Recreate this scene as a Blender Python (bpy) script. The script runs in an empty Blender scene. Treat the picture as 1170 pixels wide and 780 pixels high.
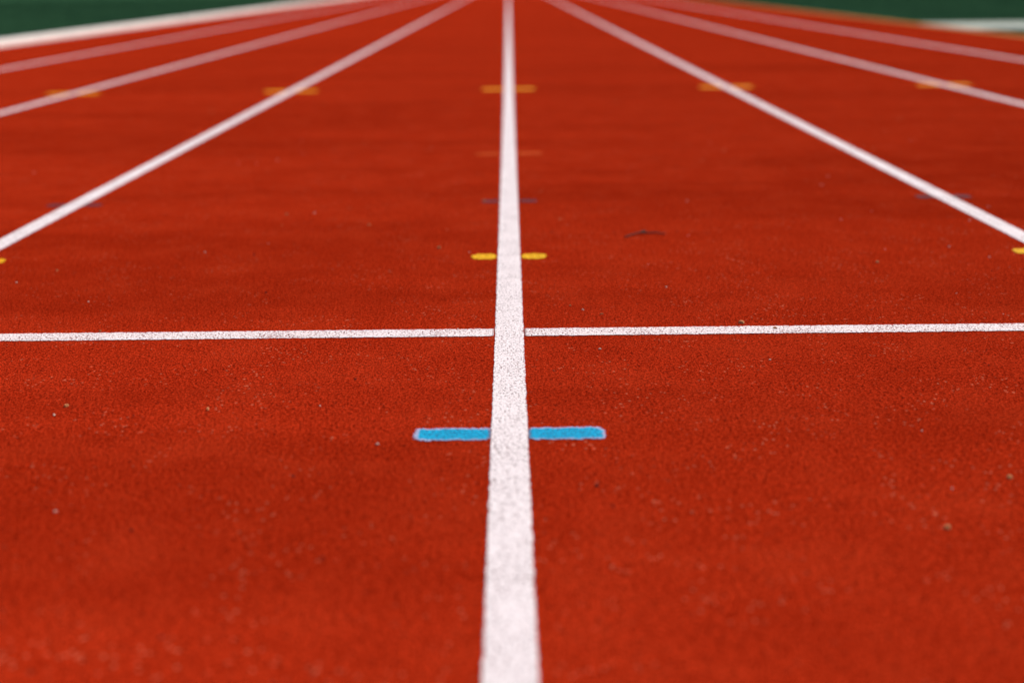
import bpy, math, random
import numpy as np
from mathutils import Euler, Matrix
random.seed(4); rng=np.random.default_rng(4)
S=bpy.context.scene
S.view_settings.view_transform='Standard'; S.view_settings.look='None'; S.view_settings.exposure=0

# ---------------- world / light ----------------
W=bpy.data.worlds.new("World"); S.world=W; W.use_nodes=True
nt=W.node_tree; nt.nodes.clear()
sky=nt.nodes.new('ShaderNodeTexSky'); sky.sky_type='NISHITA'; sky.sun_disc=False
EL=math.radians(48); AZ=math.radians(50)
sky.sun_elevation=EL; sky.sun_rotation=AZ; sky.air_density=1.0; sky.dust_density=4.0
bg=nt.nodes.new('ShaderNodeBackground'); bg.inputs[1].default_value=0.11
wo=nt.nodes.new('ShaderNodeOutputWorld')
nt.links.new(sky.outputs[0],bg.inputs[0]); nt.links.new(bg.outputs[0],wo.inputs[0])
sl=bpy.data.lights.new("sun",'SUN'); sl.energy=3.5; sl.angle=math.radians(12); sl.color=(1,0.93,0.87)
so=bpy.data.objects.new("sun",sl); S.collection.objects.link(so)
so.rotation_euler=Euler((math.pi/2-EL,0,math.pi-AZ),'XYZ')

# ---------------- node helper ----------------
class NB:
    def __init__(s,name):
        s.m=bpy.data.materials.new(name); s.m.use_nodes=True
        s.t=s.m.node_tree; s.t.nodes.clear()
        s.out=s.n('ShaderNodeOutputMaterial'); s.geo=s.n('ShaderNodeNewGeometry'); s.tc=s.n('ShaderNodeTexCoord')
        s.P=s.geo.outputs['Position']
    def n(s,k): return s.t.nodes.new(k)
    def put(s,inp,v):
        if isinstance(v,bpy.types.NodeSocket): s.t.links.new(v,inp)
        elif isinstance(v,tuple) and len(v)==3 and inp.type=='RGBA': inp.default_value=(*v,1)
        else: inp.default_value=v
    def math(s,op,a,b=None,c=None,clamp=False):
        q=s.n('ShaderNodeMath'); q.operation=op; q.use_clamp=clamp
        for i,v in enumerate((a,b,c)):
            if v is not None: s.put(q.inputs[i],v)
        return q.outputs[0]
    def noise(s,scale,det=3,rough=.5,vec=None,col=False):
        q=s.n('ShaderNodeTexNoise'); q.noise_dimensions='2D'; q.inputs['Scale'].default_value=scale
        q.inputs['Detail'].default_value=det; q.inputs['Roughness'].default_value=rough
        s.put(q.inputs['Vector'],vec if vec is not None else s.P)
        return q.outputs['Color' if col else 'Fac']
    def vor(s,scale,feat='F1',vec=None):
        q=s.n('ShaderNodeTexVoronoi'); q.voronoi_dimensions='2D'; q.feature=feat; q.inputs['Scale'].default_value=scale
        s.put(q.inputs['Vector'],vec if vec is not None else s.P); return q
    def mr(s,v,a,b,c=0.,d=1.,smooth=True):
        q=s.n('ShaderNodeMapRange')
        if smooth: q.interpolation_type='SMOOTHSTEP'
        s.put(q.inputs['Value'],v)
        q.inputs['From Min'].default_value=a;q.inputs['From Max'].default_value=b
        q.inputs['To Min'].default_value=c;q.inputs['To Max'].default_value=d
        return q.outputs['Result']
    def mix(s,f,a,b,mode='MIX'):
        q=s.n('ShaderNodeMix'); q.data_type='RGBA'; q.blend_type=mode
        s.put(q.inputs[0],f); s.put(q.inputs[6],a); s.put(q.inputs[7],b); return q.outputs[2]
    def scalevec(s,v):
        q=s.n('ShaderNodeVectorMath'); q.operation='MULTIPLY'; s.put(q.inputs[0],s.P); q.inputs[1].default_value=v
        return q.outputs[0]
    def bump(s,h,dist,strength=1.,nrm=None):
        q=s.n('ShaderNodeBump'); q.inputs['Distance'].default_value=dist; q.inputs['Strength'].default_value=strength
        s.put(q.inputs['Height'],h)
        if nrm is not None: s.put(q.inputs['Normal'],nrm)
        return q.outputs[0]
    def bsdf(s,col,rough=.85,spec=.2,nrm=None):
        if spec==0:
            q=s.n('ShaderNodeBsdfDiffuse'); s.put(q.inputs['Color'],col); q.inputs['Roughness'].default_value=.5
            if nrm is not None: s.put(q.inputs['Normal'],nrm)
            return q.outputs[0]
        q=s.n('ShaderNodeBsdfPrincipled'); s.put(q.inputs['Base Color'],col); s.put(q.inputs['Roughness'],rough)
        q.inputs['Specular IOR Level'].default_value=spec
        if nrm is not None: s.put(q.inputs['Normal'],nrm)
        return q.outputs[0]
    def finish(s,sh,alpha=None):
        if alpha is not None:
            t=s.n('ShaderNodeBsdfTransparent'); m=s.n('ShaderNodeMixShader')
            s.put(m.inputs[0],alpha); s.put(m.inputs[1],t.outputs[0]); s.put(m.inputs[2],sh); sh=m.outputs[0]
        s.t.links.new(sh,s.out.inputs['Surface']); return s.m

def granules(b):
    """height field of the rubber granules, world-space (shared by the track and the paint lying on it)"""
    v=b.vor(300)
    h=b.math('SUBTRACT',1.,v.outputs['Distance'])
    fine=b.noise(185,3,.75)
    H=b.math('ADD',h,b.math('MULTIPLY',fine,2.2))      # about 1.3 .. 2.2, mean ~1.75
    return H,v

# ---------------- materials ----------------
def mat_track():
    b=NB("red_rubber")
    H,v=granules(b)
    sep=b.n('ShaderNodeSeparateColor'); b.put(sep.inputs[0],v.outputs['Color'])
    base=b.mix(sep.outputs[0],(.45,.024,.0050),(.70,.044,.0105))
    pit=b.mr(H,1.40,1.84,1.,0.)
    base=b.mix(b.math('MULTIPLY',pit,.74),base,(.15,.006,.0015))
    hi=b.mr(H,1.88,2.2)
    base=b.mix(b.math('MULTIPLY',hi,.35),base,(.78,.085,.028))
    pale=b.math('MULTIPLY',b.mr(sep.outputs[1],.975,.985),b.mr(b.noise(9,1),.45,.62))
    base=b.mix(b.math('MULTIPLY',pale,.6),base,(.88,.27,.14))
    dk=b.mr(sep.outputs[2],.968,.980)
    base=b.mix(b.math('MULTIPLY',dk,.6),base,(.06,.007,.004))
    w1=b.noise(.9,4,.6,vec=b.scalevec((.35,1.9,1)))
    base=b.mix(b.mr(w1,.45,.66,0,.34),base,(.23,.010,.002))
    w2=b.noise(6,6,.7)
    base=b.mix(b.mr(w2,.44,.70,0,.13),base,(.76,.072,.020))
    base=b.mix(b.mr(w2,.30,.48,.13,0),base,(.24,.010,.002))
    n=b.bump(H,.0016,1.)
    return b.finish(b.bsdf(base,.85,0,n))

def mat_paint(name,c1,c2,hx,hy=None,rad=.0,edge=.003,wear=.5,rim=None,rough=.7,thr=(1.28,1.45)):
    """paint skin over the granules. hx/hy half sizes in the object's own space; hy None = endless line."""
    b=NB(name)
    H,v=granules(b)
    sp=b.n('ShaderNodeSeparateXYZ'); b.put(sp.inputs[0],b.tc.outputs['Object'])
    ax=b.math('ABSOLUTE',sp.outputs[0])
    if hy is None:
        d=b.math('SUBTRACT',ax,hx)
    else:
        ay=b.math('ABSOLUTE',sp.outputs[1])
        qx=b.math('SUBTRACT',ax,hx-rad); qy=b.math('SUBTRACT',ay,hy-rad)
        mx=b.math('MAXIMUM',qx,0.); my=b.math('MAXIMUM',qy,0.)
        l=b.math('SQRT',b.math('ADD',b.math('MULTIPLY',mx,mx),b.math('MULTIPLY',my,my)))
        ins=b.math('MINIMUM',b.math('MAXIMUM',qx,qy),0.)
        d=b.math('SUBTRACT',b.math('ADD',l,ins),rad)
    wob=b.math('MULTIPLY',b.math('SUBTRACT',b.noise(60,4,.8),.5),edge*5.5)
    d=b.math('ADD',d,wob)
    a=b.mr(d,-.0006,.0006,1,0)
    pit=b.mr(b.math('ADD',H,b.math('MULTIPLY',b.math('SUBTRACT',b.noise(11,3,.6),.5),.7)),thr[0],thr[1],1,0)
    a=b.math('MULTIPLY',a,b.math('SUBTRACT',1.,b.math('MULTIPLY',pit,wear)))
    sepc=b.n('ShaderNodeSeparateColor'); b.put(sepc.inputs[0],v.outputs['Color'])
    col=b.mix(sepc.outputs[1],c1,c2)
    col=b.mix(b.mr(H,1.4,1.85,.28,0),col,(c1[0]*.74,c1[1]*.55,c1[2]*.56))
    if rim is not None:
        col=b.mix(b.mr(d,-.0050,-.0018,0,.75),col,rim)
    n=b.bump(H,.0010,.7)
    return b.finish(b.bsdf(col,rough,.08,n),a)

def mat_grass(name,c1,c2,c3):
    b=NB(name)
    c=b.mix(b.mr(b.noise(.5,4,.6),.35,.65),c1,c2)
    c=b.mix(b.mr(b.noise(35,3,.7),.35,.7),c,c3)
    n=b.bump(b.noise(120,2,.7),.03,.8)
    return b.finish(b.bsdf(c,.9,0,n))
def mat_concrete(name,c1,c2):
    b=NB(name)
    c=b.mix(b.mr(b.noise(3,5,.65),.35,.65),c1,c2)
    c=b.mix(b.mr(b.noise(160,2,.6),.5,.8,0,.25),c,tuple(x*.5 for x in c1))
    return b.finish(b.bsdf(c,.8,.1,b.bump(b.noise(90,3,.7),.002,.7)))

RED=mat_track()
WHITE=mat_paint("white_line_paint",(.86,.795,.80),(.80,.73,.74),.0250,edge=.0012,wear=.65,thr=(1.32,1.50))
WHITEX=mat_paint("white_cross_paint",(.86,.77,.765),(.79,.69,.69),.0240,edge=.0020,wear=.85,thr=(1.36,1.54))
BLUE=mat_paint("blue_mark_paint",(.002,.27,.50),(.006,.40,.66),.0535,.0240,.012,edge=.0034,wear=.45,rim=(.56,.42,.58),thr=(1.35,1.5))
YELL=mat_paint("yellow_mark_paint",(.86,.43,.006),(.80,.47,.008),.0290,.028,.022,edge=.0035,wear=.6,thr=(1.42,1.62))
NAVY=mat_paint("faded_navy_paint",(.07,.035,.05),(.09,.05,.07),.024,.022,.012,edge=.006,wear=.8,thr=(1.5,1.8))
ORAN=mat_paint("orange_mark_paint",(.95,.33,.004),(.92,.37,.006),.060,.052,.014,edge=.004,wear=.12)
FADE=mat_paint("faded_orange_paint",(.74,.12,.006),(.68,.09,.006),.045,.032,.015,edge=.008,wear=.9,thr=(1.65,1.9))
GRASS=mat_grass("grass_green",(.042,.120,.058),(.058,.152,.072),(.030,.092,.046))
KERB=mat_concrete("white_kerb_paint",(.86,.85,.80),(.78,.77,.73))
PATH=mat_concrete("pale_concrete",(.42,.46,.40),(.34,.38,.33))
EDGE=mat_concrete("ochre_edging",(.62,.24,.03),(.50,.19,.03))

# ---------------- geometry ----------------
def mesh(name,verts,faces,mat,loc=(0,0,0),rot=0.,parent=None):
    m=bpy.data.meshes.new(name); m.from_pydata([tuple(v) for v in verts],[],faces); m.update()
    m.materials.append(mat); o=bpy.data.objects.new(name,m); S.collection.objects.link(o)
    o.location=loc; o.rotation_euler=(0,0,rot)
    if parent: o.parent=parent
    return o
def sheet(name,x0,x1,y0,y1,mat,loc=(0,0,0),rot=0.,parent=None):
    return mesh(name,[(x0,y0,0),(x1,y0,0),(x1,y1,0),(x0,y1,0)],[(0,1,2,3)],mat,loc,rot,parent)
def box(name,x0,x1,y0,y1,z0,z1,mat,bev=.008,parent=None):
    v=[(x,y,z) for z in (z0,z1) for y in (y0,y1) for x in (x0,x1)]
    f=[(0,2,3,1),(4,5,7,6),(0,1,5,4),(2,6,7,3),(0,4,6,2),(1,3,7,5)]
    o=mesh(name,v,f,mat,parent=parent)
    if bev:
        q=o.modifiers.new("bevel",'BEVEL'); q.width=bev; q.segments=3
    return o
LW=1.22
sheet("grass_ground",-400,400,-400,400,GRASS,(0,0,-.012))
XL=-4*LW-.03; XR=4*LW+.03
sheet("running_track",XL,XR,-25,140,RED)
Z=.0014
for i in range(-3,4):
    sheet("lane_line",-.03,.03,-25,140,WHITE,(i*LW,0,Z))
kerb=bpy.data.objects.new("track_kerb",None); S.collection.objects.link(kerb)
for k in range(40):
    y=-20+k*4
    box("kerb_section_%d"%(k+1),XL-.14,XL-.002,y,y+3.985,-.01,.065,KERB,.012,kerb)
box("track_edging",XR+.002,XR+.12,-25,140,-.011,.006,EDGE,.003)
YX=2.18
fl=bpy.data.objects.new("finish_line",None); S.collection.objects.link(fl)
for i in range(-4,4):
    xa=i*LW+.0272; xb=(i+1)*LW-.0272; c=(xa+xb)/2; h=(xb-xa)/2
    sheet("segment_%d"%(i+5),-.030,.030,-h,h,WHITEX,(c,YX+random.uniform(-.0015,.0015),Z),math.pi/2,fl)
def marks(name,y,hx,hy,mat,lanes,gap=.0265):
    for i in lanes:
        e=bpy.data.objects.new(name,None); S.collection.objects.link(e)
        e.location=(i*LW,y+random.uniform(-.004,.004),Z)
        for sgn,nm in ((-1,"left_dash"),(1,"right_dash")):
            o=sheet(nm,-hx-.010,hx+.010,-hy-.012,hy+.012,mat,(sgn*(gap+hx),0,0),0,e)
            for v in o.data.vertices:      # butt against the white line
                if sgn*v.co.x<0: v.co.x=-sgn*hx
marks("blue_lane_mark",1.655,.0515,.0240,BLUE,[0],gap=.0262)
marks("yellow_lane_mark",2.82,.0285,.030,YELL,range(-3,4))
marks("navy_lane_mark",3.56,.024,.022,NAVY,range(-3,4))
marks("faded_lane_mark",4.55,.045,.032,FADE,[0])
marks("orange_lane_mark",7.28,.060,.052,ORAN,range(-3,4))
marks("orange_lane_mark",11.4,.045,.032,FADE,[0])
box("concrete_path",XR+.14,XR+30,14.4,16.2,-.05,.012,PATH,.01)

def blades(n,x0,x1,y0,y1):
    x=rng.uniform(x0,x1,n); y=rng.uniform(y0,y1,n); a=rng.uniform(0,2*np.pi,n)
    h=rng.uniform(.02,.045,n); w=rng.uniform(.003,.006,n); lx=rng.normal(0,.012,n); ly=rng.normal(0,.012,n)
    A=np.stack([x-w*np.cos(a),y-w*np.sin(a),np.full(n,-.012)],1)
    B=np.stack([x+w*np.cos(a),y+w*np.sin(a),np.full(n,-.012)],1)
    C=np.stack([x+lx,y+ly,h-.012],1)
    return np.stack([A,B,C],1).reshape(-1,3)
V=np.concatenate([blades(60000,XL-12,XL-.15,12,45),blades(14000,XR+.14,XR+8,8,14.35),blades(40000,XR+.14,XR+12,16.25,45)])
mesh("grass",V,[(3*i,3*i+1,3*i+2) for i in range(len(V)//3)],GRASS)

# ---------------- debris ----------------
def matc(n,c,r=.8):
    b=NB(n); cc=b.mix(b.noise(300,3,.6),c,tuple(x*.5 for x in c)); return b.finish(b.bsdf(cc,r,.2))
DEB=matc("dry_leaf",(.66,.28,.10)); TW=matc("bark_brown",(.10,.040,.025)); PB=matc("pale_chip",(.85,.65,.5)); BK=matc("dark_crumb",(.03,.015,.012))
cu=bpy.data.curves.new("twig",'CURVE'); cu.dimensions='3D'; cu.bevel_depth=.0022; cu.bevel_resolution=2
for pts in ([(-.048,-.022,0),(-.030,-.004,.002),(-.010,.010,.004),(.010,.010,.003),(.030,.014,.003),(.050,.002,.001)],[(-.010,.010,.004),(-.001,.024,.005),(.007,.030,.003)]):
    s=cu.splines.new('POLY'); s.points.add(len(pts)-1)
    for i,p in enumerate(pts): s.points[i].co=(*p,1); s.points[i].radius=1-.5*abs(i/(len(pts)-1)-.4)
to=bpy.data.objects.new("twig",cu); S.collection.objects.link(to); to.location=(.327,3.04,.003); cu.materials.append(TW)

def chips(name,n,mat,smin,smax,xr,yr):
    vs=[];fs=[]
    P=[(random.uniform(*xr),yr[0]+(yr[1]-yr[0])*random.random()**1.4) for _ in range(n)]
    P=[p for p in P if not (abs(p[0])<.05 and p[1]<2.6)]
    for (x,y) in P:
        s=random.uniform(smin,smax); k=random.randint(5,7); b0=len(vs); a0=random.random()*6.28; st=random.uniform(.35,1)
        for zz,sc in ((.0005,1.),(s*.45+.001,.7)):
            for j in range(k):
                a=a0+6.283*j/k; r=s*sc*random.uniform(.7,1.15)
                px=r*math.cos(a); py=r*math.sin(a)*st
                vs.append((x+px*math.cos(a0)-py*math.sin(a0),y+px*math.sin(a0)+py*math.cos(a0),zz+random.uniform(0,s*.15)))
        for j in range(k): fs.append((b0+j,b0+(j+1)%k,b0+k+(j+1)%k,b0+k+j))
        fs.append(tuple(b0+k+j for j in range(k)))
    return mesh(name,vs,fs,mat)
chips("gravel",90,PB,.0014,.0036,(-1.6,1.6),(1.4,5))
chips("rubber_crumbs",150,BK,.0010,.0028,(-2.2,2.2),(1.1,7))
chips("dry_leaf_fragments",70,DEB,.0025,.0070,(-2.0,2.0),(1.2,7))

# ---------------- camera ----------------
F=1460.; TH=math.atan(416/F)
cam=bpy.data.cameras.new("camera"); co=bpy.data.objects.new("camera",cam); S.collection.objects.link(co); S.camera=co
cam.sensor_width=36; cam.lens=F/1170*36; cam.clip_start=.05; cam.clip_end=1500
R=Matrix.Rotation(math.pi/2-TH,4,'X')@Matrix.Rotation(math.radians(-.59),4,'Z')
co.matrix_world=Matrix.Translation((.0045,0,.605))@R
cam.dof.use_dof=True; cam.dof.focus_distance=2.14; cam.dof.aperture_fstop=2.05
